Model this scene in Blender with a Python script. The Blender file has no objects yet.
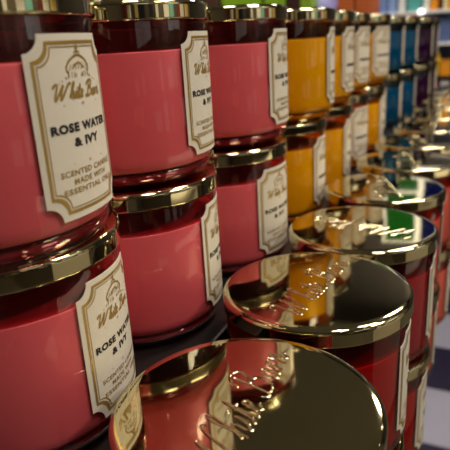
import bpy, bmesh, math, random
from mathutils import Vector, Matrix
random.seed(7)
S = 0.0515                       # one candle radius in metres
scene = bpy.context.scene
COL = scene.collection
PI = math.pi

# ------------------------------------------------------------------ materials
def new_mat(name):
    m = bpy.data.materials.new(name); m.use_nodes = True
    nt = m.node_tree
    b = nt.nodes.get('Principled BSDF')
    return m, nt, b

def plain(name, col, rough=.5, metal=0., coat=0., noise=0., nscale=30., bump=0., emis=None, estr=0.):
    m, nt, b = new_mat(name)
    b.inputs['Base Color'].default_value = (*col, 1)
    b.inputs['Roughness'].default_value = rough
    b.inputs['Metallic'].default_value = metal
    b.inputs['Coat Weight'].default_value = coat
    b.inputs['Coat Roughness'].default_value = .05
    if noise or bump:
        tc = nt.nodes.new('ShaderNodeTexCoord')
        n = nt.nodes.new('ShaderNodeTexNoise'); n.inputs['Scale'].default_value = nscale
        n.inputs['Detail'].default_value = 4
        nt.links.new(tc.outputs['Object'], n.inputs['Vector'])
        if noise:
            mx = nt.nodes.new('ShaderNodeMix'); mx.data_type = 'RGBA'
            mx.inputs[6].default_value = (*[c * (1 - noise) for c in col], 1)
            mx.inputs[7].default_value = (*[min(1, c * (1 + noise)) for c in col], 1)
            nt.links.new(n.outputs['Fac'], mx.inputs[0]); nt.links.new(mx.outputs[2], b.inputs['Base Color'])
        if bump:
            bp = nt.nodes.new('ShaderNodeBump'); bp.inputs['Strength'].default_value = bump
            bp.inputs['Distance'].default_value = .001
            nt.links.new(n.outputs['Fac'], bp.inputs['Height']); nt.links.new(bp.outputs['Normal'], b.inputs['Normal'])
    if emis:
        b.inputs['Emission Color'].default_value = (*emis, 1)
        b.inputs['Emission Strength'].default_value = estr
    return m

def glass(name, tint, refl=1.0):
    """thin tinted jar glass: tinted see-through plus a mirror-like surface reflection"""
    m = bpy.data.materials.new(name); m.use_nodes = True
    nt = m.node_tree; nt.nodes.clear()
    out = nt.nodes.new('ShaderNodeOutputMaterial')
    tr = nt.nodes.new('ShaderNodeBsdfTransparent'); tr.inputs['Color'].default_value = (*tint, 1)
    gl = nt.nodes.new('ShaderNodeBsdfGlossy'); gl.inputs['Roughness'].default_value = .015
    gl.inputs['Color'].default_value = (refl, refl, refl, 1)
    fr = nt.nodes.new('ShaderNodeFresnel'); fr.inputs['IOR'].default_value = 1.5
    tc = nt.nodes.new('ShaderNodeTexCoord')
    n = nt.nodes.new('ShaderNodeTexNoise'); n.inputs['Scale'].default_value = 18.
    mp = nt.nodes.new('ShaderNodeMapping'); mp.inputs['Scale'].default_value = (1, 1, .35)
    bp = nt.nodes.new('ShaderNodeBump'); bp.inputs['Strength'].default_value = .25; bp.inputs['Distance'].default_value = .004
    nt.links.new(tc.outputs['Object'], mp.inputs[0]); nt.links.new(mp.outputs[0], n.inputs['Vector'])
    nt.links.new(n.outputs['Fac'], bp.inputs['Height'])
    nt.links.new(bp.outputs['Normal'], gl.inputs['Normal'])
    mix = nt.nodes.new('ShaderNodeMixShader')
    geo = nt.nodes.new('ShaderNodeNewGeometry'); io = nt.nodes.new('ShaderNodeMix')
    io.inputs[2].default_value = 1.5; io.inputs[3].default_value = 1 / 1.5
    nt.links.new(geo.outputs['Backfacing'], io.inputs[0]); nt.links.new(io.outputs[0], fr.inputs['IOR'])
    nt.links.new(fr.outputs[0], mix.inputs[0]); nt.links.new(tr.outputs[0], mix.inputs[1]); nt.links.new(gl.outputs[0], mix.inputs[2])
    nt.links.new(mix.outputs[0], out.inputs['Surface'])
    return m

CAN = plain('spotlight_housing', (.03, .03, .03), .4)
GOLD = plain('gold_lid_metal', (.66, .58, .36), .045, 1.)
GOLDPRINT = plain('gold_foil_print', (.46, .29, .07), .34, .55)
INK = plain('black_ink', (.012, .012, .014), .5)
PAPER = plain('label_paper', (.62, .575, .49), .55, noise=.04, nscale=900)

# ------------------------------------------------------------------ mesh helpers (units: candle radii, scaled by S)
def mesh_from(bm, name, mat, smooth=True):
    me = bpy.data.meshes.new(name)
    bmesh.ops.scale(bm, vec=(S, S, S), verts=bm.verts)
    bm.normal_update(); bm.to_mesh(me); bm.free()
    if smooth:
        for p in me.polygons: p.use_smooth = True
    me.materials.append(mat)
    return me

def lathe_bm(profile, seg=72, bm=None):
    bm = bm or bmesh.new(); rings = []
    for r, z in profile:
        if r < 1e-6: rings.append([bm.verts.new((0, 0, z))])
        else: rings.append([bm.verts.new((r * math.cos(2 * PI * i / seg), r * math.sin(2 * PI * i / seg), z)) for i in range(seg)])
    for a, b in zip(rings, rings[1:]):
        for i in range(seg):
            j = (i + 1) % seg
            if len(a) == 1 and len(b) == 1: continue
            if len(a) == 1: bm.faces.new((a[0], b[j], b[i]))
            elif len(b) == 1: bm.faces.new((a[i], a[j], b[0]))
            else: bm.faces.new((a[i], a[j], b[j], b[i]))
    bmesh.ops.recalc_face_normals(bm, faces=bm.faces)
    return bm

def box_bm(x0, x1, y0, y1, z0, z1, bev=0., bm=None):
    bm = bm or bmesh.new()
    r = bmesh.ops.create_cube(bm, size=1)
    vs = r['verts']
    for v in vs:
        v.co = Vector((x0 + (v.co.x + .5) * (x1 - x0), y0 + (v.co.y + .5) * (y1 - y0), z0 + (v.co.z + .5) * (z1 - z0)))
    if bev:
        es = list({e for v in vs for e in v.link_edges})
        bmesh.ops.bevel(bm, geom=es, offset=bev, segments=2, affect='EDGES', profile=.5)
    return bm

def link(name, me, parent=None, loc=None):
    o = bpy.data.objects.new(name, me); COL.objects.link(o)
    if parent: o.parent = parent
    if loc: o.location = Vector(loc) * S
    return o

def tag(o, label=None, cat=None, group=None, kind=None):
    if label: o['label'] = label
    if cat: o['category'] = cat
    if group: o['group'] = group
    if kind: o['kind'] = kind
    return o

def empty(name, loc, rz=0):
    o = bpy.data.objects.new(name, None); COL.objects.link(o)
    o.location = Vector(loc) * S; o.rotation_euler = (0, 0, rz); o.empty_display_size = .01
    return o

def struct(name, me):
    o = link(name, me); o['kind'] = 'structure'; return o

# ------------------------------------------------------------------ the script lettering as pen strokes
def smooth_line(pts, n=6):
    if len(pts) < 3: return pts
    P = [pts[0]] + pts + [pts[-1]]; out = []
    for i in range(1, len(P) - 2):
        p0, p1, p2, p3 = [Vector(q) for q in P[i - 1:i + 3]]
        for k in range(n):
            t = k / n
            out.append(.5 * ((2 * p1) + (p2 - p0) * t + (2 * p0 - 5 * p1 + 4 * p2 - p3) * t * t + (3 * p1 - p0 - 3 * p2 + p3) * t ** 3))
    out.append(Vector(pts[-1])); return [(v[0], v[1]) for v in out]

GLY = {
 'W': (.98, [[(0, .74), (.04, .9), (.14, .97), (.21, .86), (.2, .4), (.22, .06), (.27, .03), (.38, .4), (.47, .8), (.52, .92)],
             [(.52, .92), (.49, .5), (.5, .08), (.55, .03), (.66, .4), (.76, .82), (.86, 1.0), (.93, .9)]]),
 'h': (.33, [[(.0, .1), (.1, .5), (.17, .9), (.13, 1.02), (.08, .9), (.07, .5), (.06, .0)], [(.06, .15), (.12, .38), (.19, .43), (.22, .3), (.2, .08), (.24, .0), (.32, .1)]]),
 'i': (.17, [[(.0, .1), (.06, .44), (.05, .1), (.09, .0), (.17, .1)], [(.08, .6), (.1, .66)]]),
 't': (.18, [[(.0, .1), (.09, .86), (.06, .1), (.1, .0), (.18, .1)], [(-.03, .52), (.18, .56)]]),
 'e': (.22, [[(.0, .12), (.12, .26), (.15, .4), (.09, .45), (.04, .3), (.05, .07), (.11, .0), (.2, .1)]]),
 ' ': (.24, []),
 'B': (.5, [[(.15, .92), (.12, .4), (.08, .04), (.0, .0), (-.07, .12)], [(-.06, .72), (.0, .93), (.2, 1.03), (.37, .9), (.32, .64), (.15, .53), (.33, .5), (.43, .28), (.33, .05), (.16, .0), (.08, .08)]]),
 'a': (.3, [[(.21, .38), (.12, .44), (.03, .24), (.05, .03), (.12, .03), (.2, .38), (.19, .08), (.23, .0), (.3, .1)]]),
 'r': (.24, [[(.0, .1), (.07, .44), (.05, .0)], [(.06, .2), (.12, .4), (.19, .42)]]),
 'n': (.32, [[(.03, .42), (.03, .0)], [(.03, .18), (.1, .4), (.16, .42), (.19, .28), (.17, .06), (.22, .0), (.3, .1)]]),
}
def script_strokes(text, cap, xs, shear=.22):
    x = 0; out = []
    for ch in text:
        w, ss = GLY[ch]
        for s in ss:
            out.append([((x + px + shear * py) * cap * xs, py * cap) for px, py in smooth_line(s)])
        x += w
    w = (x + shear * .5) * cap * xs
    return [[(px - w / 2, py) for px, py in s] for s in out]

def ribbon(bm, pts, w, place, h=0.):
    """pen stroke; flat when h == 0, otherwise a raised rounded bead"""
    P = [Vector((p[0], p[1])) for p in pts]
    rows = []
    sec = [(-.5, 0), (.5, 0)] if not h else [(-.5, 0), (-.34, .75), (0, 1), (.34, .75), (.5, 0)]
    for i, p in enumerate(P):
        d = (P[min(i + 1, len(P) - 1)] - P[max(i - 1, 0)])
        d = d.normalized() if d.length > 1e-9 else Vector((1, 0))
        n = Vector((-d.y, d.x))
        rows.append([bm.verts.new(place(p.x - n.x * a * w, p.y - n.y * a * w, b * h)) for a, b in sec])
    for a, b in zip(rows, rows[1:]):
        for j in range(len(sec) - 1):
            bm.faces.new((a[j], a[j + 1], b[j + 1], b[j]))
    if h:
        bm.faces.new(rows[0]); bm.faces.new(list(reversed(rows[-1])))

def wrap(r):
    """label plane (s across, z up) onto the jar's round wall of radius r, facing +x"""
    return lambda s, z, k=0.: (r * math.cos(s / .975), r * math.sin(s / .975), z)

def text_faces(bm, txt, cx, z, cap, width, place, offset=0.):
    cu = bpy.data.curves.new('lettering', 'FONT'); cu.body = txt; cu.size = 1; cu.align_x = 'CENTER'; cu.offset = offset
    cu.resolution_u = 3; cu.space_character = 1.12
    o = bpy.data.objects.new('lettering', cu); COL.objects.link(o)
    dg = bpy.context.evaluated_depsgraph_get(); dg.update()
    me = bpy.data.meshes.new_from_object(o.evaluated_get(dg))
    xs = [v.co.x for v in me.vertices]; ys = [v.co.y for v in me.vertices]
    x0, x1, y0, y1 = min(xs), max(xs), min(ys), max(ys)
    vs = [bm.verts.new(place(cx + ((v.co.x - x0) / (x1 - x0) - .5) * width, z + (v.co.y - y0) / (y1 - y0) * cap)) for v in me.vertices]
    for p in me.polygons:
        try: bm.faces.new([vs[i] for i in p.vertices])
        except ValueError: pass
    bpy.data.objects.remove(o); bpy.data.meshes.remove(me); bpy.data.curves.remove(cu)

# ------------------------------------------------------------------ label
LZ0, LZ1, LW = .27, 1.485, .45
def ticket_outline(ins, n=8, r0=.115):
    """rectangle with concave round corners, inset by ins"""
    w, z0, z1 = LW - ins, LZ0 + ins, LZ1 - ins
    r = r0
    pts = []
    def arc(cx, cz, a0, a1):
        for i in range(n + 1):
            a = a0 + (a1 - a0) * i / n
            pts.append((cx + r * math.cos(a), cz + r * math.sin(a)))
    arc(-w, z0, PI / 2, 0); arc(w, z0, PI, PI / 2); arc(w, z1, -PI / 2, -PI); arc(-w, z1, 0, -PI / 2)
    return pts
def border(bm, ins, w, place):
    a = ticket_outline(ins); b = ticket_outline(ins + w)
    m = len(a)
    def sub(p, q, k=6): return [(p[0] + (q[0] - p[0]) * i / k, p[1] + (q[1] - p[1]) * i / k) for i in range(k)]
    A = []; B = []
    for i in range(m):
        j = (i + 1) % m; k = 10 if math.dist(a[i], a[j]) > .2 else 1
        A += sub(a[i], a[j], k); B += sub(b[i], b[j], k)
    va = [bm.verts.new(place(*p)) for p in A]; vb = [bm.verts.new(place(*p)) for p in B]
    for i in range(len(A)):
        j = (i + 1) % len(A); bm.faces.new((va[i], va[j], vb[j], vb[i]))
def label_mesh():
    bm = bmesh.new(); N = 28; r = .979
    cols = []
    xsn = sorted(set([-LW + 2 * LW * i / N for i in range(N + 1)] + [s * (LW - .115 * math.sin(k * PI / 16)) for s in (-1, 1) for k in range(9)]))
    for x in xsn:
        dx = LW - abs(x)
        dz = math.sqrt(max(0, .115 ** 2 - dx * dx)) if dx < .115 else 0
        cols.append([(x, LZ0 + dz), (x, LZ1 - dz)])
    for rr in (r, r - .006):
        pl = wrap(rr); V = [[bm.verts.new(pl(*p)) for p in c] for c in cols]
        for a, b in zip(V, V[1:]):
            bm.faces.new((a[0], b[0], b[1], a[1]) if rr == r else (a[1], b[1], b[0], a[0]))
        if rr == r: V0 = V
        else:
            loop0 = [c[0] for c in V0] + [c[1] for c in reversed(V0)]; loop1 = [c[0] for c in V] + [c[1] for c in reversed(V)]
            for i in range(len(loop0)):
                j = (i + 1) % len(loop0); bm.faces.new((loop0[j], loop0[i], loop1[i], loop1[j]))
    return mesh_from(bm, 'label', PAPER, smooth=False)
def gold_print_mesh(full=True):
    bm = bmesh.new(); pl = wrap(.9815)
    border(bm, .045, .022, pl); border(bm, .078, .008, pl)
    R = lambda pts, w: ribbon(bm, pts, w, pl)
    # the little domed cupola
    q = lambda pts: [(x, z + .03) for x, z in pts]
    R(q([(-.125, 1.215), (-.13, 1.245), (-.1, 1.28), (-.055, 1.305), (0, 1.318), (.055, 1.305), (.1, 1.28), (.13, 1.245), (.125, 1.215)]), 0.0159)
    R(q([(-.125, 1.215), (.125, 1.215)]), 0.0130)
    R(q([(-.115, 1.215), (-.115, 1.175)]), 0.0116); R(q([(.115, 1.215), (.115, 1.175)]), 0.0116)
    for x in (-.08, -.05, .05, .08): R(q([(x, 1.212), (x, 1.177)]), 0.0087)
    R(q([(-.03, 1.2), (-.03, 1.177)]), 0.0101); R(q([(.03, 1.2), (.03, 1.177)]), 0.0101)
    R(q([(-.15, 1.177), (.15, 1.177)]), 0.0145); R(q([(-.19, 1.16), (.19, 1.16)]), 0.0101); R(q([(-.22, 1.146), (.22, 1.146)]), 0.0072)
    R(q([(-.03, 1.318), (-.03, 1.338), (.03, 1.338), (.03, 1.318)]), 0.0116); R(q([(0, 1.338), (0, 1.385)]), 0.0159); R(q([(-.018, 1.36), (.018, 1.36)]), 0.0087)
    for k in range(7):
        x = -.1 + k * .032
        R(q([(x, 1.225 + .004 * (k % 2)), (x + .02, 1.25 + .03 * (1 - abs(x) / .13))]), 0.0087)
    R(q([(-.06, 1.235), (-.03, 1.262), (0, 1.27), (.03, 1.262), (.06, 1.235)]), 0.0101)
    for s in script_strokes('White Barn', .1, 1.68): R([(x, z + 1.075) for x, z in s], .017)
    R([(-.2, 1.035), (.2, 1.035)], .007); R([(-.014, 1.035), (0, 1.043), (.014, 1.035), (0, 1.027), (-.014, 1.035)], .006)
    R([(-.18, .645), (.18, .645)], .006); R([(-.012, .645), (0, .652), (.012, .645), (0, .638), (-.012, .645)], .005)
    text_faces(bm, 'SCENTED CANDLE', 0, .567, .04, .62, pl, .022)
    text_faces(bm, 'MADE WITH', 0, .505, .04, .4, pl, .022)
    text_faces(bm, 'ESSENTIAL OILS', 0, .443, .04, .6, pl, .022)
    return mesh_from(bm, 'gold_print', GOLDPRINT, smooth=False)
def scent_mesh(kind):
    bm = bmesh.new(); pl = wrap(.9815)
    if kind == 'rose':
        text_faces(bm, 'ROSE WATER', 0, .855, .062, .67, pl, .055)
        text_faces(bm, '& IVY', 0, .755, .062, .3, pl, .055)
    elif kind == 'long':       # too blurred to read in the photograph: a dark line of lettering
        ribbon(bm, [(-.3 + .02 * i, .78) for i in range(31)], .05, pl)
    else:
        ribbon(bm, [(-.2 + .02 * i, .82) for i in range(21)], .045, pl)
        ribbon(bm, [(-.13 + .02 * i, .73) for i in range(14)], .045, pl)
    return mesh_from(bm, 'scent_name', INK, smooth=False)

# ------------------------------------------------------------------ candle
CH, HL = 1.7828, .1854
def waxify(m):
    b = m.node_tree.nodes['Principled BSDF']
    b.inputs['Subsurface Weight'].default_value = .35; b.inputs['Subsurface Radius'].default_value = (1, .35, .3); b.inputs['Subsurface Scale'].default_value = .008
    return m
def jar_mesh(mat):
    prof = [(0, .0), (.80, .0), (.85, .012), (.885, .04), (.915, .085), (.955, .14), (.972, .2), (.975, .26), (.975, CH - HL - .02), (.965, CH - HL + .02), (.95, CH - .1)]
    return mesh_from(lathe_bm(prof, 96), 'glass_jar', mat)
def shade_neck_mesh(mat):
    return mesh_from(lathe_bm([(.945, 1.325), (.945, CH - .06)], 72), 'tinted_jar_neck', mat)  # extra inner wall; its deep tint stands in for shade under the lid
def wax_mesh(mat):
    prof = [(0, .17), (.86, .17), (.92, .19), (.945, .24), (.95, .3), (.95, 1.31), (.945, 1.325), (.9, 1.33), (0, 1.335)]
    return mesh_from(lathe_bm(prof, 72), 'wax', mat)
def base_mesh(mat):
    prof = [(0, .025), (.78, .025), (.86, .06), (.9, .1), (.9, .13), (.84, .155), (0, .16)]
    return mesh_from(lathe_bm(prof, 72), 'thick_glass_base', mat)
def lid_mesh():
    T = CH
    prof = [(0, T), (.5, T), (.90, T), (.955, T - .001), (.968, T - .004), (.981, T - .011), (.991, T - .022), (.998, T - .036), (1., T - .05), (1., T - .056), (1., T - .062),
            (1., T - HL + .026), (1., T - HL + .02), (1., T - HL + .014), (.997, T - HL + .005), (.99, T - HL), (.978, T - HL + .003), (.978, T - .07), (.95, T - .05), (0, T - .05)]
    return mesh_from(lathe_bm(prof, 128), 'gold_lid', GOLD)
def raised_mesh():
    bm = bmesh.new(); T = CH - .001
    # text up direction is -x, reading direction +y when the label faces +x
    pl = lambda s, t, k=0.: (.13 - t, s, T + k)
    for s in script_strokes('White Barn', .36, 1.22): ribbon(bm, s, .028, pl, .008)
    return mesh_from(bm, 'raised_lettering', GOLD)

LID = lid_mesh(); RAISED = raised_mesh(); LABEL = label_mesh(); GP = gold_print_mesh()
SC = {'rose': scent_mesh('rose'), 'long': scent_mesh('long'), 'short': scent_mesh('short')}
KINDS = {   # glass tint, wax, base glass, scent lettering
 'pink':    ((.97, .64, .67), (.63, .225, .24), (.16, .008, .02), 'rose'),
 'yellow':  ((.99, .80, .22), (.62, .41, .03), (.30, .10, .004), 'long'),
 'teal':    ((.10, .55, .66), (.008, .14, .25), (.0, .04, .07), 'long'),
 'purple':  ((.45, .22, .45), (.07, .015, .09), (.03, .004, .03), 'long'),
 'red':     ((.92, .20, .22), (.29, .004, .012), (.16, .002, .005), 'short'),
 'crimson': ((.92, .20, .36), (.27, .004, .045), (.16, .002, .02), 'short'),
 'coral':   ((.97, .62, .55), (.58, .22, .18), (.30, .05, .03), 'short'),
}
PROTO = {}
for k, (tint, wax, base, sc) in KINDS.items():
    PROTO[k] = (jar_mesh(glass(k + '_jar_glass', tint)), wax_mesh(waxify(plain(k + '_wax', wax, .35, noise=.03, nscale=25))),
                base_mesh(plain(k + '_thick_glass', base, .06, coat=1.)), SC[sc], shade_neck_mesh(glass(k + '_neck_glass', tuple(c ** 2.2 * .8 for c in tint), .5)))  # neck tint deepened as painted shade of the empty headspace
def candle(kind, x, y, z, ang, label, group, lid_ang=None):
    j, w, b, sc, nk = PROTO[kind]
    root = empty('jar_candle', (x, y, z), math.radians(ang))
    tag(root, label, 'candle', group)
    link('glass_jar', j, root); link('wax', w, root); link('thick_glass_base', b, root); link('tinted_jar_neck', nk, root)
    ld = link('gold_lid', LID, root); rl = link('raised_lettering', RAISED, ld)
    if lid_ang is not None: ld.rotation_euler = (0, 0, math.radians(lid_ang - ang))
    lb = link('label', LABEL, root); tag(lb, 'cream paper label with notched corners and gold border')
    link('gold_print', GP, lb); link('scent_name', sc, lb)
    return root

H = CH
UP = [(.0375, -.9899, 6.6), (-.1398, 1.2226, 10.1), (.0218, 3.3529, 4.9), (.1336, 5.5265, 12.7), (.0135, 7.5899, 0), (-.0934, 9.7438, -9), (.027, 11.8855, -19),
      (-.36, 14.0, 6), (-.16, 16.1, 14), (.02, 18.3, 14), (.32, 20.8, 14), (.34, 23.0, 14)]
LO = [(-.0888, -.83, 11.6), (-.1367, 1.19, 17.6), (-.0028, 3.2783, -7.5), (-.0315, 5.5417, 5.5), (-.0263, 7.5811, 9), (-.0934, 9.7438, -14), (-.0593, 11.8712, 8),
      (-.36, 14.0, 10), (-.17, 16.1, 12), (.02, 18.3, 17), (.30, 20.8, 17), (.34, 23.0, 12)]
AK = ['pink'] * 3 + ['yellow'] * 4 + ['teal'] * 3 + ['purple'] * 2
ORD = {'pink': ['nearest the camera', 'second from the camera', 'last before the yellow ones'],
       'yellow': ['first beside the pink ones', 'second from the pink ones', 'third from the pink ones', 'last before the teal ones'],
       'teal': ['first beside the yellow ones', 'second from the yellow ones', 'last before the purple ones'],
       'purple': ['first beside the teal ones', 'farthest down the row']}
cnt = {}
for i, k in enumerate(AK):
    n = cnt.get(k, 0); cnt[k] = n + 1
    desc = {'pink': 'rose pink candle', 'yellow': 'amber yellow candle', 'teal': 'dark teal candle', 'purple': 'dark purple candle'}[k]
    grp = k + ' candles in the back row'
    candle(k, UP[i][0], UP[i][1], 0, UP[i][2], f'{desc}, upper tier of back row, {ORD[k][n]}', grp)
    candle(k, LO[i][0], LO[i][1], -H, LO[i][2], f'{desc}, lower tier of back row, {ORD[k][n]}', grp)

ZB = -1.157
BP = [(2.10, -.8448, 9, 4), (2.0113, 1.3156, 9, -6), (2.0769, 3.3662, 11, 80), (2.0094, 5.5739, 22, None)]
for i in range(4, 12): BP.append((2.06 + .015 * (i - 3) + .05 * math.sin(i * 2.3), 5.58 + 2.2 * (i - 3), 10 + 12 * math.sin(i * 1.7), None))
BK = ['red', 'red', 'crimson', 'coral', 'coral', 'coral', 'pink', 'pink', 'yellow', 'yellow', 'teal', 'teal', 'purple']
BL = ['red candle whose gold lid fills the bottom of the picture', 'red candle under the second gold lid, reflecting amber and pink jars',
      'crimson candle under the third gold lid from the camera', 'coral pink candle under the fourth gold lid, reflecting green and navy posters']
FAR = ['fifth', 'sixth', 'seventh', 'eighth', 'ninth', 'tenth', 'eleventh', 'twelfth', 'thirteenth']
for i, (x, y, a, la) in enumerate(BP):
    k = BK[i]; kk = 'red' if k == 'crimson' else k
    lab = BL[i] + ', front row top' if i < 4 else f'{k} candle with gold lid, front row upper tier, {FAR[i-4]} from the camera'
    candle(k, x, y, ZB - H, a, lab, 'candles in the front row', la)
    lab2 = f'{kk} candle in the front row lower tier, {(["first","second","third","fourth"]+FAR)[i]} from the camera'
    candle(kk, x + .02 * math.sin(i * 5), y + .03 * math.cos(i * 3), ZB - 2 * H, (4 if i == 2 else a - 6), lab2, 'candles in the front row', None)

# ------------------------------------------------------------------ display table and riser
ZT = ZB - 2 * H
DARK = plain('dark_stained_wood', (.007, .004, .004), .45, noise=.3, nscale=12)
t = empty('display_table', (0, 12, ZT)); tag(t, 'dark low display table carrying the rows of jar candles', 'table')
def pt(name, bm, parent, mat, base=(0, 12, ZT), smooth=False):
    bmesh.ops.translate(bm, vec=-Vector(base), verts=bm.verts)
    return link(name, mesh_from(bm, name, mat, smooth), parent)
pt('tabletop', box_bm(-1.9, 2.85, -2.6, 27.6, ZT - .45, ZT, .05), t, DARK)
for x in (-1, .2):
    for y in (-1.5, 26.5): pt('leg', box_bm(x - .3, x + .3, y - .3, y + .3, -23.6, ZT - .45, .05), t, DARK)
pt('apron', box_bm(-1, .2, -1.2, 26.2, ZT - 2.2, ZT - .45, .04), t, DARK)
bb = link('back_board', mesh_from(box_bm(-1.58, -1.48, -2.2, 25.9, -H, 1.62, .02), 'back_board', plain('maroon_board', (.03, .006, .006), .6), False))  # unseen board added so the empty jar necks look darker
tag(bb, 'low dark maroon board standing behind the back row of candles', 'board')
r = empty('display_riser', (0, 13, ZT)); tag(r, 'dark riser block lifting the back row of candles above the table', 'riser')
pt('riser_body', box_bm(-1.6, .92, -2.3, 26, ZT, -H - .12, .02), r, DARK, (0, 13, ZT))
pt('riser_top', box_bm(-1.65, .98, -2.35, 26.05, -H - .12, -H, .03), r, DARK, (0, 13, ZT))

# ------------------------------------------------------------------ room
FZ, CZ = -23.6, 34
XL, XR, YN, YF = -70, 60, -60, 62
def floor_mat():
    m, nt, b = new_mat('checkered_floor_tiles')
    tc = nt.nodes.new('ShaderNodeTexCoord'); mp = nt.nodes.new('ShaderNodeMapping')
    T = 6.1 * S
    mp.inputs['Scale'].default_value = (1 / (4 * T), 1 / T, 1 / T)
    mp.inputs['Location'].default_value = (.5 + 20, -27.25 / 6.1 + 20, .37)
    ck = nt.nodes.new('ShaderNodeTexChecker'); ck.inputs['Scale'].default_value = 1
    ck.inputs['Color1'].default_value = (.022, .018, .045, 1); ck.inputs['Color2'].default_value = (.36, .36, .46, 1)
    nt.links.new(tc.outputs['Object'], mp.inputs[0]); nt.links.new(mp.outputs[0], ck.inputs[0]); nt.links.new(ck.outputs[0], b.inputs['Base Color'])
    b.inputs['Roughness'].default_value = .3
    return m
WALL = plain('warm_grey_wall', (.20, .17, .14), .8, noise=.15, nscale=3)
WALLD = plain('dark_shop_wall', (.05, .045, .045), .7, noise=.2, nscale=3)
CEIL = plain('shop_ceiling', (.47, .44, .33), .9, noise=.1, nscale=2)
struct('floor', mesh_from(box_bm(XL, XR, YN, YF, FZ - 1, FZ), 'floor', floor_mat(), False))
struct('ceiling', mesh_from(box_bm(XL, XR, YN, YF, CZ, CZ + 1), 'ceiling', CEIL, False))
struct('wall_left', mesh_from(box_bm(XL - 1, XL, YN, YF, FZ, CZ), 'wall_left', WALL, False))
struct('wall_far', mesh_from(box_bm(XL, XR, YF, YF + 1, FZ, CZ), 'wall_far', WALLD, False))
struct('wall_near', mesh_from(box_bm(XL, XR, YN - 1, YN, FZ, CZ), 'wall_near', WALL, False))
def wall_with_openings(name, x0, x1, ops, z0, z1, mat):
    bm = bmesh.new(); y = YN
    for a, b in ops:
        box_bm(x0, x1, y, a, FZ, CZ, 0, bm); box_bm(x0, x1, a, b, FZ, z0, 0, bm); box_bm(x0, x1, a, b, z1, CZ, 0, bm); y = b
    box_bm(x0, x1, y, YF, FZ, CZ, 0, bm)
    return struct(name, mesh_from(bm, name, mat, False))
OPS = [(-36, -12), (14, 34)]
wall_with_openings('wall_right', XR, XR + 1.5, OPS, 13.5, 26, WALL)
FRAME = plain('window_frame_paint', (.6, .58, .52), .4)
PANE = plain('bright_window_glass', (.8, .85, .9), .2, emis=(1., .95, .82), estr=.5)  # glowing panes added out of view as bright sources for lid reflections
for n, (a, b) in enumerate(OPS):
    w = empty(f'window_{n+1}', (XR, (a + b) / 2, 13.5)); w['kind'] = 'structure'  # added window, placed for the metal rims to mirror
    base = (XR, (a + b) / 2, 13.5)
    pt('window_pane', box_bm(XR + .6, XR + .8, a, b, 13.5, 26), w, PANE, base)
    bm = bmesh.new()
    for (p, q, zz0, zz1) in ((a, a + .7, 13.5, 26), (b - .7, b, 13.5, 26), ((a + b) / 2 - .3, (a + b) / 2 + .3, 13.5, 26), (a, b, 13.5, 14.2), (a, b, 25.3, 26)):
        box_bm(XR + .1, XR + .5, p, q, zz0, zz1, 0, bm)
    pt('window_frame', bm, w, FRAME, base)

ro = link('floor_runner', mesh_from(box_bm(4.2, 57, -55, 56, FZ, FZ + .12, .04), 'floor_runner', plain('taupe_runner', (.085, .075, .05), .8, noise=.2, nscale=8), False))  # added sheet, keeps the floor pattern out of the lid rim reflections
tag(ro, 'plain taupe runner on the aisle floor beside the candle display', 'rug')
cb = (33, 10, FZ); cn = empty('shop_counter', cb); tag(cn, 'white shop counter across the aisle from the candle display', 'counter')  # unseen counter added as the cream patch mirrored in the lid rims
CW = plain('white_counter_paint', (.85, .80, .66), .4)
def pt(name, bm, parent, mat, base, smooth=False):
    bmesh.ops.translate(bm, vec=-Vector(base), verts=bm.verts)
    return link(name, mesh_from(bm, name, mat, smooth), parent)
pt('counter_body', box_bm(30, 36, -2, 23, FZ + .14, -8.6, .1), cn, CW, cb)
pt('worktop', box_bm(29.6, 36.4, -2.4, 23.4, -8.6, -8, .1), cn, CW, cb)
bp2 = link('shelf_wall_panel', mesh_from(box_bm(50.05, 50.5, -44, 46, FZ + .12, 12), 'shelf_wall_panel', plain('shelf_back', (.10, .08, .06), .6), False))  # unseen panel added behind the cartons that the lid rims mirror
tag(bp2, 'long brown panel behind the cartons across the aisle', 'panel')
for z, nm in ((-5.6, 'middle'), (1.6, 'upper')):  # unseen shelves added to hold the mirrored cartons
    e = empty('wall_shelf', (48, 0, z)); tag(e, f'long dark {nm} wall shelf across the aisle', 'shelf', 'shelves across the aisle')
    pt('plank', box_bm(46, 50.05, -44, 46, z - .4, z, .04), e, DARK, (48, 0, z))
    for y in (-40, -13, 14, 41): pt('bracket', box_bm(47, 50.05, y - .2, y + .2, z - 1.1, z - .4, .04), e, CAN, (48, 0, z))
CC = [(.9, .87, .8), (.03, .03, .035), (.2, .5, .5), (.8, .6, .25), (.9, .9, .88), (.25, .05, .05), (.02, .02, .03), (.85, .85, .9)]
CN = ['cream', 'black', 'teal', 'mustard', 'white', 'dark red', 'black', 'silver grey']
for zi, z in enumerate((-5.6, 1.6)):  # unseen cartons added to show as bars in the upper lid rims
    for q in range(11):
        y = -42 + q * 8.1 + 1.5 * math.sin(q * 3.1 + zi); wd = 4.4 + 2.0 * math.sin(q * 1.9 + zi * 2); h = 4.6 + .9 * math.sin(q * 2.7 + zi); c = (q * 3 + zi * 5) % 8
        o = empty('product_carton', (48, y, z)); tag(o, f'{CN[c]} carton on the {["middle","upper"][zi]} shelf across the aisle', 'box', 'cartons across the aisle')
        link('carton_body', mesh_from(box_bm(-1.6, 1.6, -wd / 2, wd / 2, 0, h * .86, .05), 'carton_body', plain('aisle_carton', CC[c], .4, noise=.2, nscale=20), False), o)
        link('carton_lid', mesh_from(box_bm(-1.65, 1.65, -wd / 2 - .05, wd / 2 + .05, h * .86, h, .05), 'carton_lid', plain('aisle_carton_lid', [k * .7 for k in CC[c]], .4), False), o)

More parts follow.
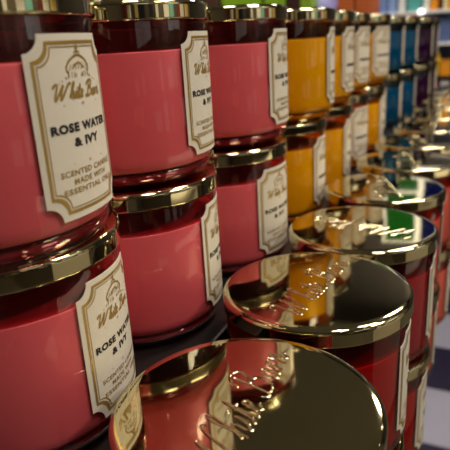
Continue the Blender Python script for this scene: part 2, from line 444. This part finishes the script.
# ------------------------------------------------------------------ ceiling spotlights
LENS = plain('spotlight_lens', (1, 1, 1), .3, emis=(1, .86, .66), estr=100)
spots = []
for i, x in enumerate((-18, 12, 36)):
    for j, y in enumerate((-30, -4, 24, 48)):
        spots.append((x + 3 * ((j % 2) - .5), y))
canm = mesh_from(lathe_bm([(0, 0), (1.1, 0), (1.15, -.1), (1.15, -2.4), (1.0, -2.4), (1.0, -2.0), (.5, -2.0), (.5,-2.05), (0, -2.05)], 24), 'housing', CAN)
lensm = mesh_from(lathe_bm([(0, -2.05), (.5, -2.05), (.5, -2.1), (0, -2.15)], 24), 'lens', LENS)
spots += [(6, 10)]
for x, y in spots:
    e = empty('ceiling_spotlight', (x, y, CZ)); tag(e, 'round black ceiling spotlight with warm glowing lens above the shop floor', 'spotlight', 'ceiling spotlights')
    link('housing', canm, e); link('lens', lensm, e)
def area(name, loc, rot, size, power, col, shape='SQUARE', sy=None):
    l = bpy.data.lights.new(name, 'AREA'); l.shape = shape; l.size = size * S; l.energy = power; l.color = col
    if sy: l.size_y = sy * S
    o = bpy.data.objects.new(name, l); COL.objects.link(o); o.location = Vector(loc) * S; o.rotation_euler = rot
    return o
area('shop_light', (14, -4, CZ - 3.2), (0, math.radians(18), 0), 7, 15, (1, .89, .74), 'DISK')
area('shop_light', (12, 18, CZ - 3.2), (0, math.radians(15), 0), 7, 20, (1, .89, .74), 'DISK')
area('shop_light', (36, 6, CZ - 3.2), (0, 0, 0), 7, 14, (1, .89, .74), 'DISK')
area('shop_light', (38, 12, CZ - 3.2), (0, math.radians(-22), 0), 7, 30, (1, .93, .82), 'DISK')  # added lamp that brightens the cartons mirrored in the lid rims
area('shop_light', (3, 50, CZ - 3.2), (0, 0, 0), 7, 18, (1, .9, .78), 'DISK')
area('shop_light', (-25, 22, CZ - 3.2), (0, 0, 0), 7, 9, (1, .9, .78), 'DISK')

# ------------------------------------------------------------------ far shelving with products
def at(px, py, Y):
    F = Vector((-.412135, .854885, -.315145)); R = Vector((.907372, .416457, -.056917)); U = Vector((-.082587, .309411, .947335))
    v = F + R * ((px - 225) / 556.628) - U * ((py - 225) / 556.628)
    c = Vector((3.5308, -3.9875, 1.385))
    return c + v * ((Y - c.y) / v.y)
WHITE = plain('white_shelf_laminate', (.85, .85, .85), .3)
BLUEG = plain('blue_grey_panel', (.10, .14, .30), .5, noise=.4, nscale=30)
PINKM = plain('pink_shelf_edge', (.55, .10, .22), .4)
su = empty('wall_shelving', (-2, 59, FZ)); base = (-2, 59, FZ)
tag(su, 'tall shop shelving with white, pale and pink shelf edges at the far end', 'shelving')
pt('back_panel', box_bm(-9.3, 6, 60.6, 60.9, FZ, 9), su, BLUEG, base)
for x in (-9.3, 6): pt('upright', box_bm(x - .2, x + .2, 57.6, 60.9, FZ, 9, .03), su, WHITE, base)
SHZ = [(3.0, WHITE), (-.05, WHITE), (-3.3, DARK), (-5.1, PINKM), (-9, DARK), (-14, DARK), (8.9, WHITE)]
for z, m in SHZ: pt('shelf', box_bm(-9.1, 5.8, 57.4, 60.6, z - .3, z, .03), su, m, base)
def carton(px0, px1, z0, h, Y, col, label, cat='box', depth=1.6, second=None, name='product_carton', group=None):
    a = at(px0, 10, Y); b = at(px1, 10, Y); w = (b.x - a.x) * .96; cx = (a.x + b.x) / 2
    o = empty(name, (cx, Y, z0)); tag(o, label, cat, group)
    body = plain(name + '_print', col, .45, noise=.25, nscale=40)
    link('carton_body', mesh_from(box_bm(-w / 2, w / 2, 0, depth, 0, h * .86, .04), 'carton_body', body, False), o)
    link('carton_lid', mesh_from(box_bm(-w / 2 - .03, w / 2 + .03, -.03, depth + .03, h * .86, h, .04), 'carton_lid',
         plain(name + '_lid', second or [c * .7 for c in col], .45), False), o)
    return o
def bottle(px, z0, h, rr, Y, col, capc, label, name='lotion_bottle'):
    a = at(px, 10, Y); o = empty(name, (a.x, Y + .8, z0)); tag(o, label, 'bottle')
    link('bottle_body', mesh_from(lathe_bm([(0, 0), (rr * .9, 0), (rr, .08), (rr, h * .66), (rr * .85, h * .74), (rr * .4, h * .8), (rr * .38, h * .84), (0, h * .84)], 28), 'bottle_body', plain(name + '_body', col, .25)), o)
    link('cap', mesh_from(lathe_bm([(0, h * .84), (rr * .45, h * .84), (rr * .45, h), (0, h)], 20), 'cap', plain(name + '_cap', capc, .3)), o)
    return o
Y0 = 57.7
carton(372, 378, 3.0, 2.6, Y0, (.35, .5, .85), 'pale blue carton at the left end of the top shelf', second=(.8, .85, .95))
carton(379, 387, 3.0, 3.0, Y0, (.20, .30, .62), 'medium blue carton on the top shelf, second from the left')
carton(388, 396, 3.0, 2.8, Y0, (.28, .42, .80), 'blue carton on the top shelf left of the white one')
carton(398, 405, 3.0, 2.9, Y0, (.85, .9, .95), 'white carton on the top shelf between blue and teal')
carton(406.5, 422, 3.0, 2.9, Y0, (.10, .42, .42), 'wide teal carton on the top white shelf')
carton(423, 429, 3.0, 3.2, Y0, (.95, .95, .9), 'white carton on the top shelf between teal and orange')
carton(430, 437, 3.0, 3.0, Y0, (.95, .33, .01), 'orange carton on the top shelf beside the white one')
bottle(440, 3.0, 3, .32, Y0, (.15, .05, .03), (.02, .02, .02), 'dark brown bottle among the orange cartons on the top shelf')
carton(443, 446.5, 3.0, 2.6, Y0, (.9, .8, .5), 'cream carton on the top shelf between the orange ones')
carton(447, 455, 3.0, 3.0, Y0, (.95, .38, .02), 'orange carton at the right end of the top shelf')
carton(394, 404, -.05, 2.6, Y0, (.62, .05, .01), 'red carton under the white shelf, left one')
carton(405, 418, -.05, 2.7, Y0, (.75, .08, .01), 'bright red carton under the white shelf, right one')
carton(422, 437, -.05, 2.5, Y0, (.16, .15, .32), 'dull violet blue carton under the white shelf')
carton(438, 452, -.05, 2.1, Y0, (.10, .15, .34), 'slate blue carton at the right of the second shelf')
bottle(440, -3.3, 2.2, .45, Y0, (.9, .6, .02), (.85, .55, .02), 'yellow bottle with yellow cap on the dark shelf')
carton(443.5, 455, -3.3, 1.55, Y0, (.95, .33, .01), 'orange carton on the dark shelf below the slate blue one')
bottle(434, -3.3, 1.9, .4, Y0, (.8, .78, .8), (.8, .8, .8), 'white bottle on the dark shelf left of the yellow one')
bottle(443, -5.1, 1.5, .22, Y0, (.3, .05, .5), (.3, .05, .5), 'small purple bottle on the pink shelf')
carton(437.5, 441, -5.1, 1.3, Y0, (.8, .08, .2), 'small pink carton on the pink edged shelf')
carton(445, 454, -5.1, 1.35, Y0, (.85, .8, .75), 'small cream carton on the pink edged shelf')
carton(428, 440, -9, 3.2, Y0, (.55, .5, .5), 'grey carton on the low shelf below the pink edge')
carton(442, 455, -9, 3.4, Y0, (.95, .35, .02), 'orange carton on the low shelf below the pink edge')
# round lamp under the white shelf
lp = empty('shelf_lamp', (at(421, 13, 57.2).x, 57.2, 2.35)); tag(lp, 'small glowing white round lamp under the white shelf edge', 'lamp')
link('lamp_bulb', mesh_from(lathe_bm([(0, .3)] + [(.27 * math.sin(a * PI / 10), .57 - .27 * math.cos(a * PI / 10)) for a in range(1, 10)] + [(0, .84)], 20), 'lamp_bulb',
     plain('lamp_bulb_glow', (1, 1, 1), .3, emis=(1, .97, .9), estr=3)), lp)
link('lamp_collar', mesh_from(lathe_bm([(0, .8), (.2, .8), (.2, .35 + .62), (0, .97)], 16), 'lamp_collar', CAN), lp)

# posters above the far shelving
PW = plain('poster_frame_white', (.9, .9, .88), .4, emis=(1, 1, .95), estr=.45)  # faint glow put into the white frame colour
def poster(x0, x1, z0, z1, col, label, split=None):
    b = ((x0 + x1) / 2, 61.5, z0); o = empty('framed_poster', b); tag(o, label, 'poster')
    pm = plain('poster_print_ink', col, .8, noise=.35, nscale=6, emis=col, estr=.3); pm.node_tree.nodes['Principled BSDF'].inputs['Specular IOR Level'].default_value = 0  # print given a faint glow of its own colour, not a lamp
    pt('poster_print', box_bm(x0, x1, 61.3, 61.7, z0, z1), o, pm, b)
    bm = bmesh.new()
    for (p, q, r0, r1) in ((x0 - .3, x0, z0 - .3, z1 + .3), (x1, x1 + .3, z0 - .3, z1 + .3), (x0, x1, z0 - .3, z0), (x0, x1, z1, z1 + .3)): box_bm(p, q, 61.2, 61.9, r0, r1, 0, bm)
    if split: box_bm(x0, x1, 61.15, 61.3, split - .25, split + .25, 0, bm)
    pt('poster_frame', bm, o, PW, b)
poster(-6.5, -3.0, 12.2, 20.8, (.008, .085, .01), 'green wall poster in a white frame above the far shelves', 14.4)
poster(-2.3, 3.4, 12.2, 20.8, (.002, .004, .045), 'navy blue wall poster in a white frame beside the green one')

# ------------------------------------------------------------------ shelf of gift boxes behind the back row
gs = empty('side_table', (-12, 33, FZ)); base = (-12, 33, FZ)
tag(gs, 'dark side table with gift boxes behind the back row of candles', 'table')
pt('tabletop', box_bm(-24.6, -1.6, 31, 34.6, -2.4, -2, .04), gs, DARK, base)
for x in (-24.2, -2):
    for y in (31.4, 34.2): pt('leg', box_bm(x - .2, x + .2, y - .2, y + .2, FZ, -2.4, .04), gs, DARK, base)
G = [(92, 197, 6.2, (.012, .022, .07), 'wide dark navy gift box behind the pink candles'),
     (199, 219, 6.0, (.10, .05, .035), 'brown gift box between the navy and lime green ones'),
     (221, 261, 6.4, (.28, .55, .02), 'large lime green gift box behind the third pink candle'),
     (264, 285, 6.4, (.26, .50, .02), 'narrower lime green gift box right of the large lime one'),
     (287, 299, 5.4, (.05, .02, .02), 'dark brown gift box right of the lime green ones'),
     (300, 312, 5.8, (.25, .42, .03), 'small lime green gift box above the first amber candle'),
     (337, 354, 6.0, (.52, .13, .03), 'burnt orange gift box behind the second amber candle'),
     (355, 371, 6.0, (.50, .12, .03), 'burnt orange gift box behind the third amber candle')]
for a, b, h, c, l in G: carton(a, b, -2, h + 2.2, 31.4, c, l, 'gift box', 2.9, name='gift_box')
c = at(327.5, 6, 32.6)
sp = empty('glass_globe', (c.x, 32.6, -2)); tag(sp, 'pale violet glowing glass globe on a stand among the gift boxes', 'globe')
link('globe', mesh_from(lathe_bm([(0, 4.6)] + [(.65 * math.sin(a * PI / 14), 5.25 - .65 * math.cos(a * PI / 14)) for a in range(1, 14)] + [(0, 5.9)], 28), 'globe',
     plain('violet_globe_glass', (.5, .5, .7), .15, emis=(.5, .45, .9), estr=.35)), sp)
link('stand', mesh_from(lathe_bm([(0, 0), (.6, 0), (.6, .15), (.14, .3), (.12, 4.4), (.3, 4.62), (0, 4.62)], 20), 'stand', GOLD), sp)

# ------------------------------------------------------------------ world and camera
w = bpy.data.worlds.new('World'); scene.world = w; w.use_nodes = True
w.node_tree.nodes['Background'].inputs[0].default_value = (.9, .8, .7, 1); w.node_tree.nodes['Background'].inputs[1].default_value = .05
cam = bpy.data.cameras.new('Camera'); co = bpy.data.objects.new('Camera', cam); COL.objects.link(co); scene.camera = co
F = Vector((-.412135, .854885, -.315145)); R = Vector((.907372, .416457, -.056917)); U = Vector((-.082587, .309411, .947335))
M = Matrix((R, U, -F)).transposed().to_4x4(); M.translation = Vector((3.5308, -3.9875, 1.385)) * S
co.matrix_world = M
cam.sensor_width = 36; cam.sensor_fit = 'HORIZONTAL'; cam.lens = 556.628 / 450 * 36; cam.clip_start = .005
cam.dof.use_dof = True; cam.dof.focus_distance = 4.9 * S; cam.dof.aperture_fstop = 16.
scene.view_settings.view_transform = 'Standard'; scene.view_settings.look = 'None'
scene.view_settings.exposure = 0
scene.cycles.max_bounces = 14; scene.cycles.transparent_max_bounces = 24; scene.cycles.glossy_bounces = 8
scene.cycles.sample_clamp_indirect = 6
scene.cycles.use_denoising = True
